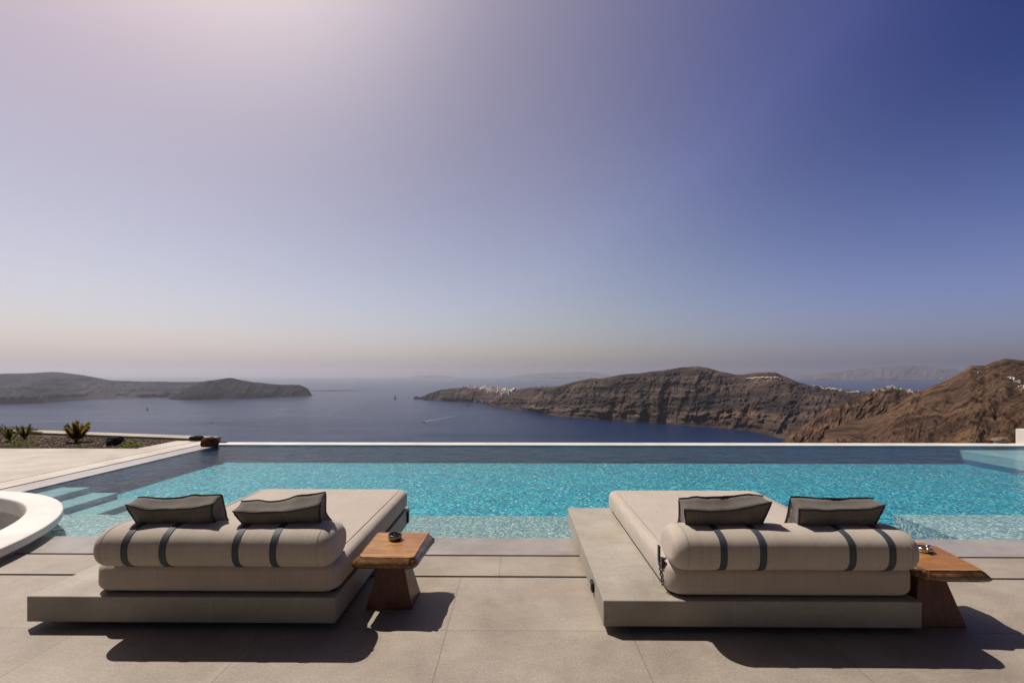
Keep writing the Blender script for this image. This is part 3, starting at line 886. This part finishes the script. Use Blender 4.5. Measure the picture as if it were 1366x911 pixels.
# cushions
def pillow(x, label, yaw=0, roll=0, lean=25, W=.60, Hh=.42, T=.125, ztop=.850, ytop=3.115, seed=0, sag=.0):
    t = empty('cushion', (x, ytop, ztop), 0, label, 'cushion', 'charcoal box cushions leaning on the bolsters')
    n = 18
    def surf(a, b, face):
        # a across, b down 0..1 ; pinch the sides in, corners stay out
        pa, pb = 2 * a - 1, 2 * b - 1
        ex = 1 - .115 * (1 - abs(pb) ** 1.5)
        ey = 1 - .085 * (1 - abs(pa) ** 1.6)
        xx = pa * ex * W / 2
        yy = pb * ey * Hh / 2
        crown = (1 - abs(pa) ** 2.6) * (1 - abs(pb) ** 2.6)
        dent = -.020 * math.exp(-((pa * 2.2) ** 2 + (pb * 2.2) ** 2))
        wr = .012 * float(fbm(np.array(pa * 3 + seed), np.array(pb * 3 + 5 * face), seed + 3, 3))
        edge = .5 - .10 * (abs(pa) ** 4) * (abs(pb) ** 4)
        th = T * edge + .030 * crown + dent * crown + wr * crown * 2
        sagv = sag * (1 - pa * pa)
        wav = .030 * float(fbm(np.array(a * 2.6 + seed * 3.7 + face * .6), np.array(b * 1.3 + seed), seed + 9, 3))
        wav2 = .020 * float(fbm(np.array(a * 3.1 + seed * 1.7), np.array(b * 2.3 + face), seed + 19, 3))
        return Vector((xx + wav2 * .6, face * th + wav2, -yy - Hh / 2 - sagv * .5 + wav))
    bm = bmesh.new()
    G = {}
    for face in (-1, 1):
        for i in range(n + 1):
            for j in range(n + 1):
                G[face, i, j] = bm.verts.new(surf(i / n, j / n, face))
        for i in range(n):
            for j in range(n):
                bm.faces.new((G[face, i, j], G[face, i + 1, j], G[face, i + 1, j + 1], G[face, i, j + 1]))
    loop = [(i, 0) for i in range(n)] + [(n, j) for j in range(n)] + [(i, n) for i in range(n, 0, -1)] + [(0, j) for j in range(n, 0, -1)]
    m = len(loop)
    mids = []
    for q, (i, j) in enumerate(loop):
        A, B = G[-1, i, j].co, G[1, i, j].co
        c = Vector((0, 0, -Hh / 2))
        row = []
        for k in (1, 2, 3):
            p_ = A.lerp(B, k / 4)
            corner = max(abs(2 * i / n - 1), 0) ** 6 * max(abs(2 * j / n - 1), 0) ** 6
            wr = .010 * (float(vn(np.array(q * .55), np.array(k * .8 + seed), seed)) - .5)
            p_ = p_ + (p_ - c).normalized() * ((-.010 if k == 2 else -.007) + wr) * (1 - .3 * corner)
            row.append(bm.verts.new(p_))
        mids.append([G[-1, i, j]] + row + [G[1, i, j]])
    for q in range(m):
        A, B = mids[q], mids[(q + 1) % m]
        for k in range(4):
            bm.faces.new((A[k], B[k], B[k + 1], A[k + 1]))
    pipes = []
    for face in (-1, 1):
        bp = bmesh.new()
        tube(bp, [G[face, i, j].co + Vector((0, face * .001, 0)) for i, j in loop], .0055, 6, True)
        pipes.append(bp)
    body = obj('cover', bm, M_pil, t, True)
    for bp in pipes: obj('piping', bp, M_pipe, t, True)
    bb = bmesh.new(); bmesh.ops.create_uvsphere(bb, u_segments=10, v_segments=6, radius=.011, matrix=Matrix.Translation((0, -T * .5 - .018, -Hh / 2)) @ Matrix.Diagonal((1, .5, 1, 1)))
    obj('button', bb, M_pipe, t, True)
    t.rotation_euler = (R(lean), R(roll), R(yaw))
    # keep the near top edge where it belongs: shift by the half thickness
    off = Matrix.Rotation(R(yaw), 3, 'Z') @ Matrix.Rotation(R(lean), 3, 'X') @ Vector((0, T * .5, 0))
    t.location = Vector((x, ytop, ztop)) + off
    return t
pillow(-2.40, 'charcoal box cushion nearest the round white tub, leftmost of the four', yaw=-1, roll=-1.5, seed=1, sag=.014)
pillow(-1.655, 'charcoal box cushion tilted down to its left, closest to the honey brown stool', yaw=1, roll=-5, seed=4, ztop=.842, sag=.010)
pillow(1.445, 'charcoal box cushion beside the bare stone ledge of the right-hand daybed', yaw=2, roll=-1.5, seed=8, sag=.012)
pillow(2.225, 'charcoal box cushion closest to the silver ashtray, rightmost of the four', yaw=3, roll=0.5, seed=12, ztop=.848, sag=.010)

# ------------------------------------------------------------------ stools
def stool(loc, rz, outline, under, m_top, label, seed, ped):
    t = empty('stool', loc, rz, label, 'stool', 'live-edge wooden stools beside the daybeds')
    rnd = random.Random(seed)
    def dense(pts, per, amp, zamp=0):
        out = []
        n = len(pts)
        for i in range(n):
            a, b = Vector(pts[i]), Vector(pts[(i + 1) % n])
            for k in range(per):
                p_ = a.lerp(b, k / per)
                nrm = Vector((p_.x, p_.y, 0)).normalized()
                s = amp * (float(fbm(np.array((i + k / per) * 3.3), np.array(p_.z * 40 + seed), seed, 3)))
                out.append(Vector((p_.x, p_.y, p_.z)) + nrm * s + Vector((0, 0, zamp * rnd.uniform(-1, 1))))
        return out
    def corner(pts, c=.12):
        o = []
        n = len(pts)
        for i in range(n):
            p0, p1, p2 = (Vector(pts[i - 1]), Vector(pts[i]), Vector(pts[(i + 1) % n]))
            o.append(p1.lerp(p0, c)); o.append(p1.lerp(p1.lerp(p0, c).lerp(p1.lerp(p2, c), .5), .45)); o.append(p1.lerp(p2, c))
        return o
    zt, th = .43, .068
    L = [dense(corner([(x, y, zt) for x, y in outline], .07), 8, .004),
         dense(corner([(x * .93 + X * .07, y * .93 + Y * .07, zt - .007) for (x, y), (X, Y) in zip(outline, under)], .08), 8, .006),
         dense(corner([(x * .55 + X * .45, y * .55 + Y * .45, zt - .022) for (x, y), (X, Y) in zip(outline, under)], .10), 8, .020, .005),
         dense(corner([(X, Y, zt - .050) for (X, Y) in under], .12), 8, .022, .003),
         dense(corner([(X * .96, Y * .96, zt - th) for (X, Y) in under], .12), 8, .006)]
    bm = bmesh.new()
    rings = [[bm.verts.new(p_) for p_ in l] for l in L]
    n = len(rings[0])
    bm.faces.new(rings[0])
    top = obj('tabletop', bm, m_top, t)
    bm = bmesh.new()
    rings = [[bm.verts.new(p_) for p_ in l] for l in L]
    for A, B in zip(rings, rings[1:]):
        for k in range(n):
            bm.faces.new((A[k], A[(k + 1) % n], B[(k + 1) % n], B[k]))
    bm.faces.new(rings[-1])
    obj('live_edge', bm, M_bark, top, True)
    (bw, bd), (tw, td), (ox, oy) = ped
    bm = bmesh.new()
    lo = [bm.verts.new((ox + sx * bw / 2, oy + sy_ * bd / 2, 0.0)) for sx, sy_ in ((-1, -1), (1, -1), (1, 1), (-1, 1))]
    hi = [bm.verts.new((ox + sx * tw / 2, oy + sy_ * td / 2, zt - th + .002)) for sx, sy_ in ((-1, -1), (1, -1), (1, 1), (-1, 1))]
    bm.faces.new(lo[::-1]); bm.faces.new(hi)
    for k in range(4): bm.faces.new((lo[k], lo[(k + 1) % 4], hi[(k + 1) % 4], hi[k]))
    bmesh.ops.bevel(bm, geom=list(bm.edges), offset=.004, segments=2, affect='EDGES')
    obj('pedestal', bm, M_ped, t)
    return t
stool((-.955, 3.535, 0), R(1), [(-.195, -.235), (.205, -.255), (.225, .275), (-.205, .275)], [(-.255, -.285), (.235, -.305), (.29, .255), (-.235, .285)], M_top,
      'honey brown live-edge wooden stool standing clear between the two daybeds', 5, ((.35, .30), (.165, .16), (.0, .0)))
stool((3.00, 3.32, 0), R(0), [(-.235, -.215), (.155, -.215), (.235, .20), (.20, .30), (-.24, .30)], [(-.27, -.245), (.20, -.25), (.26, .18), (.215, .315), (-.26, .32)], M_top2,
      'reddish brown wooden stool half hidden behind the right-hand daybed', 9, ((.36, .34), (.17, .17), (-.06, .03)))

def ashtray(loc, r, h, m, label, extra=False):
    t = empty('ashtray', loc, 0, label, 'ashtray', 'metal ashtrays on the stools')
    def prof_bm(prof, n=36):
        bm = bmesh.new(); rings = []
        for k in range(n):
            a = 2 * math.pi * k / n
            rings.append([bm.verts.new((math.cos(a) * rr, math.sin(a) * rr, z)) for rr, z in prof])
        for k in range(n):
            A, B = rings[k], rings[(k + 1) % n]
            for j in range(len(prof) - 1): bm.faces.new((A[j], B[j], B[j + 1], A[j + 1]))
        bm.faces.new([q[0] for q in rings]); bm.faces.new([q[-1] for q in rings][::-1])
        return bm
    obj('bowl', prof_bm([(r * .80, 0), (r * .97, h * .25), (r, h * .7), (r * .99, h), (r * .93, h), (r * .90, h * .6), (r * .8, h * .2)]), m, t, True)
    if extra:
        for a in (R(20), R(140), R(250)):
            bm = bmesh.new()
            tube(bm, [(math.cos(a) * r * .55, math.sin(a) * r * .55, h * .95), (math.cos(a) * r * 1.3, math.sin(a) * r * 1.3, h * 1.02)], r * .17, 10)
            obj('rest', bm, m, t, True)
    return t
p = gp(527, 719.5, .43)
ashtray((p.x, p.y, .4305), .054, .046, M_ash, 'small dark metal ashtray bowl on the honey brown stool')
p = gp(1233, 735.5, .43)
ashtray((p.x, p.y, .4305), .05, .034, M_steel, 'shiny silver ashtray on the half-hidden reddish brown stool', True)

# ------------------------------------------------------------------ rocks on the terrace
M_rk_dark = rock_mat('basalt', [(.3, (.012, .014, .017)), (.7, (.045, .050, .058))], 6, .02, .1)
M_rk_red = rock_mat('red_lava', [(.3, (.045, .018, .012)), (.7, (.13, .05, .032))], 6, .02, .1)
M_rk_blk = rock_mat('black_lava', [(.3, (.012, .010, .009)), (.7, (.04, .034, .03))], 6, .02, .1)
M_rk_tan = rock_mat('tan_rock', [(.3, (.16, .13, .10)), (.7, (.30, .26, .21))], 6, .02, .1)
def put(name, u, v, z, size, seed, m, sq, label, cat='rock', rot=0):
    p = gp(u, v, z)
    tag(rock(name, (p.x, p.y, z - .02), size, seed, m, sq, 3, rot), label, cat)
put('rock', 280, 594.2, 0, .165, 2, M_rk_red, (1.15, .9, .95), 'reddish brown lava rock on the corner of the white pool edge', rot=.3)
put('rock', 262, 585.2, .05, .11, 6, M_rk_blk, (1.6, .9, .6), 'flat black rock on the end of the low kerb')
put('rock', 297, 590.4, 0, .06, 8, M_rk_blk, (2.0, .9, .45), 'small flat black stone just right of the reddish brown rock')
put('rock', 154, 593.0, 0, .165, 11, M_rk_dark, (1.05, .9, .9), 'rounded blue-black boulder in the gravel bed', rot=.8)
put('rock', 158.5, 588.5, 0, .10, 14, M_rk_red, (1.0, .9, .9), 'small brown stone behind the blue-black boulder in the gravel bed')

put('rock', 1333, 590.4, 0, .13, 17, M_rk_tan, (1.6, .9, .8), 'pale tan boulder beside the short white wall end')
put('rock', 1318, 590.4, 0, .09, 19, M_rk_red, (1.9, .9, .6), 'flat dark reddish stone left of the pale tan boulder', rot=.3)
# ------------------------------------------------------------------ plants in the bed
def leaf_mat(name, a, b, c):
    m, nt, bs = mat(name)
    g = N(nt, 'ShaderNodeNewGeometry')
    col = ramp(nt, g.outputs['Random Per Island'], [(0, a), (.5, b), (1, c)])
    nt.links.new(col, bs.inputs['Base Color'])
    bs.inputs['Roughness'].default_value = .55
    tl = N(nt, 'ShaderNodeBsdfTranslucent'); nt.links.new(mix(nt, 1, col, (1.5, 1.6, .9), 'MULTIPLY'), tl.inputs['Color'])
    ms = N(nt, 'ShaderNodeMixShader'); ms.inputs[0].default_value = .5
    nt.links.new(bs.outputs[0], ms.inputs[1]); nt.links.new(tl.outputs[0], ms.inputs[2])
    nt.links.new(ms.outputs[0], nt.nodes['Material Output'].inputs['Surface'])
    return m
L_brown = leaf_mat('bronze_leaf', (.15, .062, .024), (.16, .095, .03), (.17, .145, .045))
L_green = leaf_mat('green_leaf', (.06, .075, .014), (.10, .13, .022), (.17, .20, .04))
L_olive = leaf_mat('olive_leaf', (.10, .055, .018), (.10, .095, .022), (.13, .15, .03))
L_dark = leaf_mat('dark_leaf', (.02, .018, .010), (.035, .03, .014), (.05, .045, .02))
def blade(bm, base, d, ln, wd, curl=.15):
    d = d.normalized(); side = d.cross(Vector((0, 0, 1)))
    side = side.normalized() if side.length > .01 else Vector((1, 0, 0))
    up = side.cross(d)
    pr = None
    for k in range(5):
        t = k / 4
        c = base + d * ln * t - Vector((0, 0, 1)) * curl * ln * t * t
        ww = wd * (math.sin(math.pi * min(.5 + t * .5, 1)) * .9 + .02) * (.6 + 1.3 * t * (1 - t) * 1.6)
        q = [bm.verts.new(c - side * ww), bm.verts.new(c + up * ww * .25), bm.verts.new(c + side * ww)]
        if pr:
            bm.faces.new((pr[0], pr[1], q[1], q[0])); bm.faces.new((pr[1], pr[2], q[2], q[1]))
        pr = q
def plant(name, u, v, hgt, wid, m, label, cat, seed, style, z=0.0, stems=6, lw=.02, group=None):
    p = gp(u, v, z)
    rnd = random.Random(seed)
    t = empty(name, (p.x, p.y, z - .01), 0, label, cat)
    bs, bl = bmesh.new(), bmesh.new()
    if style == 'spike':       # upright arms clothed with short leaves
        for k in range(stems):
            a = rnd.uniform(0, 6.28); tilt = rnd.uniform(.15, 1.25)
            d = Vector((math.cos(a) * tilt * wid / hgt, math.sin(a) * tilt * wid / hgt * .7, 1)).normalized()
            ln = hgt * rnd.uniform(.75, 1.08)
            end = d * ln
            tube(bs, [(0, 0, 0), end * .5, end * .92], .010, 5)
            nl = int(60 * ln / .5)
            for q in range(nl):
                tt = .22 + .78 * q / nl
                aa = q * 2.4
                o = d.orthogonal().normalized()
                o = Matrix.Rotation(aa, 3, d) @ o
                blade(bl, end * tt, (o * (.75 - .3 * tt) + d * .8), lw * 3.6 * (1.15 - .45 * tt), lw * .55, .1)
    else:                      # low leafy clump
        nl = int(260 * wid / .3)
        for k in range(stems):
            a = rnd.uniform(0, 6.28)
            tube(bs, [(0, 0, 0), (math.cos(a) * wid * .35, math.sin(a) * wid * .3, hgt * .5)], .006, 4)
        for q in range(nl):
            a = rnd.uniform(0, 6.28); rr = math.sqrt(rnd.random()) * wid
            cl = .55 + .45 * math.sin(a * 3 + seed)
            zz = hgt * (1 - (rr / wid) ** 2) * rnd.uniform(.25, 1) * cl
            blade(bl, Vector((math.cos(a) * rr, math.sin(a) * rr * .8, zz)), Vector((math.cos(a) * .7 + rnd.uniform(-.5, .5), math.sin(a) * .7 + rnd.uniform(-.5, .5), rnd.uniform(.2, 1.2))), lw * rnd.uniform(1.6, 3.4), lw * .55, .1)
    obj('stem', bs, M_ped, t)
    obj('foliage', bl, m, t)
    return t
plant('spiky_shrub', 102, 589.5, .50, .36, L_brown, 'tallest bronze spiky shrub, alone in the middle of the gravel bed', 'shrub', 3, 'spike', stems=14, lw=.042)
plant('spiky_shrub', 33, 586.0, .40, .22, L_olive, 'upright bronze-tipped shrub against the kerb, left of the tallest spiky shrub', 'shrub', 5, 'spike', stems=9, lw=.026)
plant('spiky_shrub', 14, 588.5, .34, .26, L_olive, 'spreading olive shrub leftmost in the gravel bed', 'shrub', 6, 'spike', stems=9, lw=.026)
plant('leafy_shrub', 18, 594.0, .22, .22, L_green, 'rounded green shrub in front of the leftmost olive shrub', 'shrub', 7, 'clump', lw=.022)
plant('leafy_shrub', 39, 592.0, .13, .28, L_green, 'low mat of green leaves right of the rounded green shrub', 'shrub', 8, 'clump', lw=.018)
plant('leafy_shrub', 106, 595.0, .10, .13, L_green, 'tiny bright green plant at the foot of the tallest spiky shrub', 'plant', 9, 'clump', lw=.018)
plant('leafy_shrub', 177, 594.0, .20, .25, L_green, 'bushy green plant right of the blue-black boulder', 'plant', 10, 'clump', lw=.022)
plant('leafy_shrub', 166, 594.5, .11, .14, L_green, 'small green tuft between the blue-black boulder and the bushy green plant', 'plant', 12, 'clump', lw=.018)
plant('dark_shrub', 8, 575.5, .20, .75, L_dark, 'dark dry shrub spreading over the top of the kerb at the left edge', 'shrub', 11, 'clump', z=.05, lw=.03)
plant('dark_shrub', 44, 577.5, .07, .2, L_dark, 'small dark dry tuft on the kerb right of the dark shrub', 'shrub', 13, 'clump', z=.05, lw=.02)

# ------------------------------------------------------------------ villages
M_house = plain('whitewash', (.72, .70, .67), .8, 0, .2, .3, .2)
M_ochre = plain('ochre_wash', (.55, .40, .27), .8, 0, .2, .3, .2)
M_win = plain('house_window', (.05, .06, .08), .4)
def house_mesh(wd, dp, hh, kind, rnd):
    bm = bmesh.new()
    box(bm, -wd / 2, wd / 2, -dp / 2, dp / 2, -hh * .8, hh)
    if kind == 0:   # barrel vault roof
        n = 8
        A = [bm.verts.new((-wd * .42, -dp / 2 + .1 + 0 * k, hh)) for k in range(0)]
        prev = None
        for k in range(n + 1):
            a = math.pi * k / n
            q = (bm.verts.new((math.cos(a) * wd * .45, -dp * .48, hh + math.sin(a) * wd * .28)), bm.verts.new((math.cos(a) * wd * .45, dp * .48, hh + math.sin(a) * wd * .28)))
            if prev: bm.faces.new((prev[0], q[0], q[1], prev[1]))
            else: first = q
            prev = q
    elif kind == 1:  # flat roof with parapet and small upper room
        box(bm, -wd * .48, -wd * .05, -dp * .4, dp * .45, hh + .01, hh * 1.7)
    else:
        box(bm, wd * .1, wd * .45, -dp * .3, dp * .4, hh + .01, hh * 1.35)
    return bm
houses = []
rnd = random.Random(21)
protos = []
for k in range(6):
    wd, dp, hh = rnd.uniform(7, 13), rnd.uniform(7, 11), rnd.uniform(3.5, 6)
    bm = house_mesh(wd, dp, hh, k % 3, rnd)
    me = bpy.data.meshes.new('house_body'); bmesh.ops.recalc_face_normals(bm, faces=bm.faces); bm.to_mesh(me); bm.free()
    me.materials.append(M_house if k != 4 else M_ochre)
    bw = bmesh.new()
    for q in range(2):
        x = -wd * .25 + q * wd * .5
        box(bw, x - .6, x + .6, -dp / 2 - .06, -dp / 2 - .003, 1.0, 2.8)
    mw = bpy.data.meshes.new('house_window'); bw.to_mesh(mw); bw.free(); mw.materials.append(M_win)
    protos.append((me, mw))
def place_house(P, u, tt, uu, t, scale, label, group, parts=False, kind=None):
    i = int(np.argmin(abs(u - uu))); j = int(np.argmin(abs(tt - t)))
    c = P[i, j]
    k = rnd.randrange(6) if kind is None else kind
    o = bpy.data.objects.new('house', protos[k][0]); COL.objects.link(o)
    o.location = (c[0], c[1], c[2] + .5 * scale)
    o.rotation_euler = (0, 0, rnd.uniform(-.6, .6) - math.atan2(c[0], c[1]))
    o.scale = (scale * rnd.uniform(.8, 1.25), scale, scale * rnd.uniform(.8, 1.2))
    tag(o, label, 'house', group)
    if parts:
        w_ = bpy.data.objects.new('window', protos[k][1]); COL.objects.link(w_); w_.parent = o
    return o
for k in range(210):
    uu = rnd.triangular(616, 688, 664)
    t = 1.0 - abs(rnd.gauss(0, .13))
    place_house(PE, uE, tE, uu, t, rnd.uniform(2.0, 3.3), 'tiny white house in the dense village on top of the far cape', 'white houses of the cape village')
for uu in (634, 640, 643.5, 646):
    place_house(PE, uE, tE, uu, .03, 2.2, 'small white boathouse at the waterline below the cape village', 'white boathouses on the shore')
for k in range(9):
    place_house(PE, uE, tE, rnd.uniform(706, 744), rnd.uniform(.96, 1.0), 1.3, 'lone white house on the low crest just right of the cape village', 'white houses on the crest beyond the cape')
for k in range(12):
    place_house(PE, uE, tE, rnd.uniform(1082, 1140), rnd.uniform(.88, .99), 1.15, 'small white house along the saddle right of the rounded peak', 'white houses on the saddle')
for k in range(46):
    uu = rnd.choice([rnd.uniform(1162, 1200), rnd.uniform(1185, 1206), rnd.uniform(1206, 1236)])
    place_house(PF, uF, tF, uu, rnd.uniform(.93, 1.0), rnd.uniform(.55, .8), 'small white house of the hamlet on the pass left of the near hill', 'white houses of the pass hamlet')
for k, (uu, t) in enumerate([(1346, .545), (1350, .535), (1354, .52), (1357.5, .50), (1361, .485), (1364, .47), (1368, .465), (1373, .46)]):
    place_house(PG, uG, tG, uu, t, .42, 'white house of the row stepping down the near brown hillside', 'white houses stepping down the near hill', True)
for k, (uu, t, lb) in enumerate([(1305, .80, 'single white house high on the near hill, close to its top'), (1304, .66, 'single white hut halfway up the near hill, below the highest house')]):
    place_house(PG, uG, tG, uu, t, .22, lb, None, True)

# pale tracks cut across the ridge
M_track = plain('track_earth', (.40, .34, .27), .95, 0, .1, .02, .3)
def track(P, u, tt, pts, wid, m):
    bm = bmesh.new(); pr = None
    n = 60
    pu = np.linspace(pts[0][0], pts[-1][0], n); pt = interp(pu, pts)
    rows = []
    for a, b in zip(pu, pt):
        i = int(np.argmin(abs(u - a))); j = int(np.argmin(abs(tt - b)))
        rows.append(P[i, j])
    rows = np.array(rows)
    for c in rows:
        d = Vector((c[0], c[1], 0)).normalized()
        q = (bm.verts.new((c[0] - d.x * wid, c[1] - d.y * wid, c[2] + 1.5)), bm.verts.new((c[0] - d.x * wid * .2, c[1] - d.y * wid * .2, c[2] + 7)))
        if pr: bm.faces.new((pr[0], q[0], q[1], pr[1]))
        pr = q
    return tag(obj('track', bm, m), kind='structure')
track(PE, uE, tE, [(996, .84), (1012, .82), (1030, .80), (1042, .80)], 26, M_track)
track(PE, uE, tE, [(1094, .93), (1110, .88), (1130, .88), (1146, .88)], 14, M_track)

# ------------------------------------------------------------------ boats
M_hull = plain('white_hull', (.75, .75, .74), .4)
M_hulld = plain('dark_hull', (.03, .035, .045), .4)
M_foam = plain('foam', (.62, .66, .70), .8)
def boat(u, v, ln, head, sail, dark, label):
    p = gp(u, v, SEAZ)
    t = empty('boat', (p.x, p.y, SEAZ), head, label, 'boat')
    bm = bmesh.new()
    st = [(-.5, .13, .0), (-.3, .16, 0), (0, .17, 0), (.3, .12, .02), (.5, .005, .05)]
    pr = None
    for x, wv, s in st:
        q = [bm.verts.new((x * ln, -wv * ln, (.10 + s) * ln)), bm.verts.new((x * ln, -wv * .6 * ln, -.02 * ln)), bm.verts.new((x * ln, wv * .6 * ln, -.02 * ln)), bm.verts.new((x * ln, wv * ln, (.10 + s) * ln))]
        if pr:
            for k in range(4): bm.faces.new((pr[k], pr[(k + 1) % 4], q[(k + 1) % 4], q[k]))
        else: bm.faces.new(q)
        pr = q
    bm.faces.new(pr[::-1])
    obj('hull', bm, M_hulld if dark else M_hull, t)
    bm = bmesh.new(); box(bm, -.28 * ln, .12 * ln, -.09 * ln, .09 * ln, .10 * ln, .21 * ln, .02 * ln, 1)
    obj('cabin', bm, M_hull, t)
    bm = bmesh.new(); tube(bm, [(0, 0, .1 * ln), (0, 0, (1.35 if sail else .42) * ln)], .014 * ln, 5)
    obj('mast', bm, M_hulld, t)
    if sail:
        bm = bmesh.new(); poly_prism(bm, [(0, .2), (-.42, .22), (-.02, 1.25)], -.004, .004)
        for v_ in bm.verts: v_.co = Vector((v_.co.x * ln, v_.co.z * ln, v_.co.y * ln))
        obj('sail', bm, M_hulld if dark else M_hull, t)
    return t
boat(197, 547, 22, .3, True, True, 'small dark sailing boat before the left islands, leftmost of all boats')
boat(283, 564, 18, 1.2, False, True, 'small dark motorboat on the bay above the reddish rock')
boat(372, 545.5, 20, 3.1, False, False, 'small white motorboat with a short wake before the left islands')
boat(565.5, 562.5, 24, 3.5, False, False, 'white motorboat trailing a long thin wake in the bay')
boat(527.5, 531.8, 42, .4, True, True, 'distant dark sailing boat between the flat spit and the village cape')
boat(624.5, 541.5, 24, .4, True, True, 'dark sailing boat just below the village cape')
boat(593, 534.3, 40, .1, False, False, 'long white boat moored against the shore near the tip of the cape')
boat(980, 571.6, 22, .2, False, False, 'small white boat close under the dark cliffs of the headland')
def wake(pts, w0, w1):
    bm = bmesh.new(); pr = None
    n = 24
    P_ = [gp(u, v, SEAZ + .35) for u, v in pts]
    for k in range(n + 1):
        t = k / n
        x = t * (len(P_) - 1); i = min(int(x), len(P_) - 2)
        c = P_[i].lerp(P_[i + 1], x - i); d = (P_[i + 1] - P_[i]).normalized(); s = Vector((-d.y, d.x, 0))
        ww = w0 + (w1 - w0) * t
        ww *= 1 + .3 * math.sin(k * 1.7)
        q = (bm.verts.new(c - s * ww), bm.verts.new(c + s * ww))
        if pr: bm.faces.new((pr[0], q[0], q[1], pr[1]))
        pr = q
    tag(obj('wake', bm, M_foam), kind='structure')
wake([(566, 562.2), (580, 559.5), (608, 554.5)], 2.6, .8)
wake([(373.5, 545.4), (381, 545.2)], 6, 3)

# ------------------------------------------------------------------ haze
m, nt, b = mat('haze_air')
nt.nodes.remove(b)
pv = N(nt, 'ShaderNodeVolumePrincipled')
pv.inputs['Color'].default_value = (.86, .88, 1.0, 1)
pv.inputs['Density'].default_value = 2.6e-5
pv.inputs['Anisotropy'].default_value = .55
nt.links.new(pv.outputs['Volume'], nt.nodes['Material Output'].inputs['Volume'])
bm = bmesh.new(); box(bm, -S - 500, S + 500, -3600, S + 500, -332, 900)
hz = tag(obj('haze', bm, m), kind='stuff')
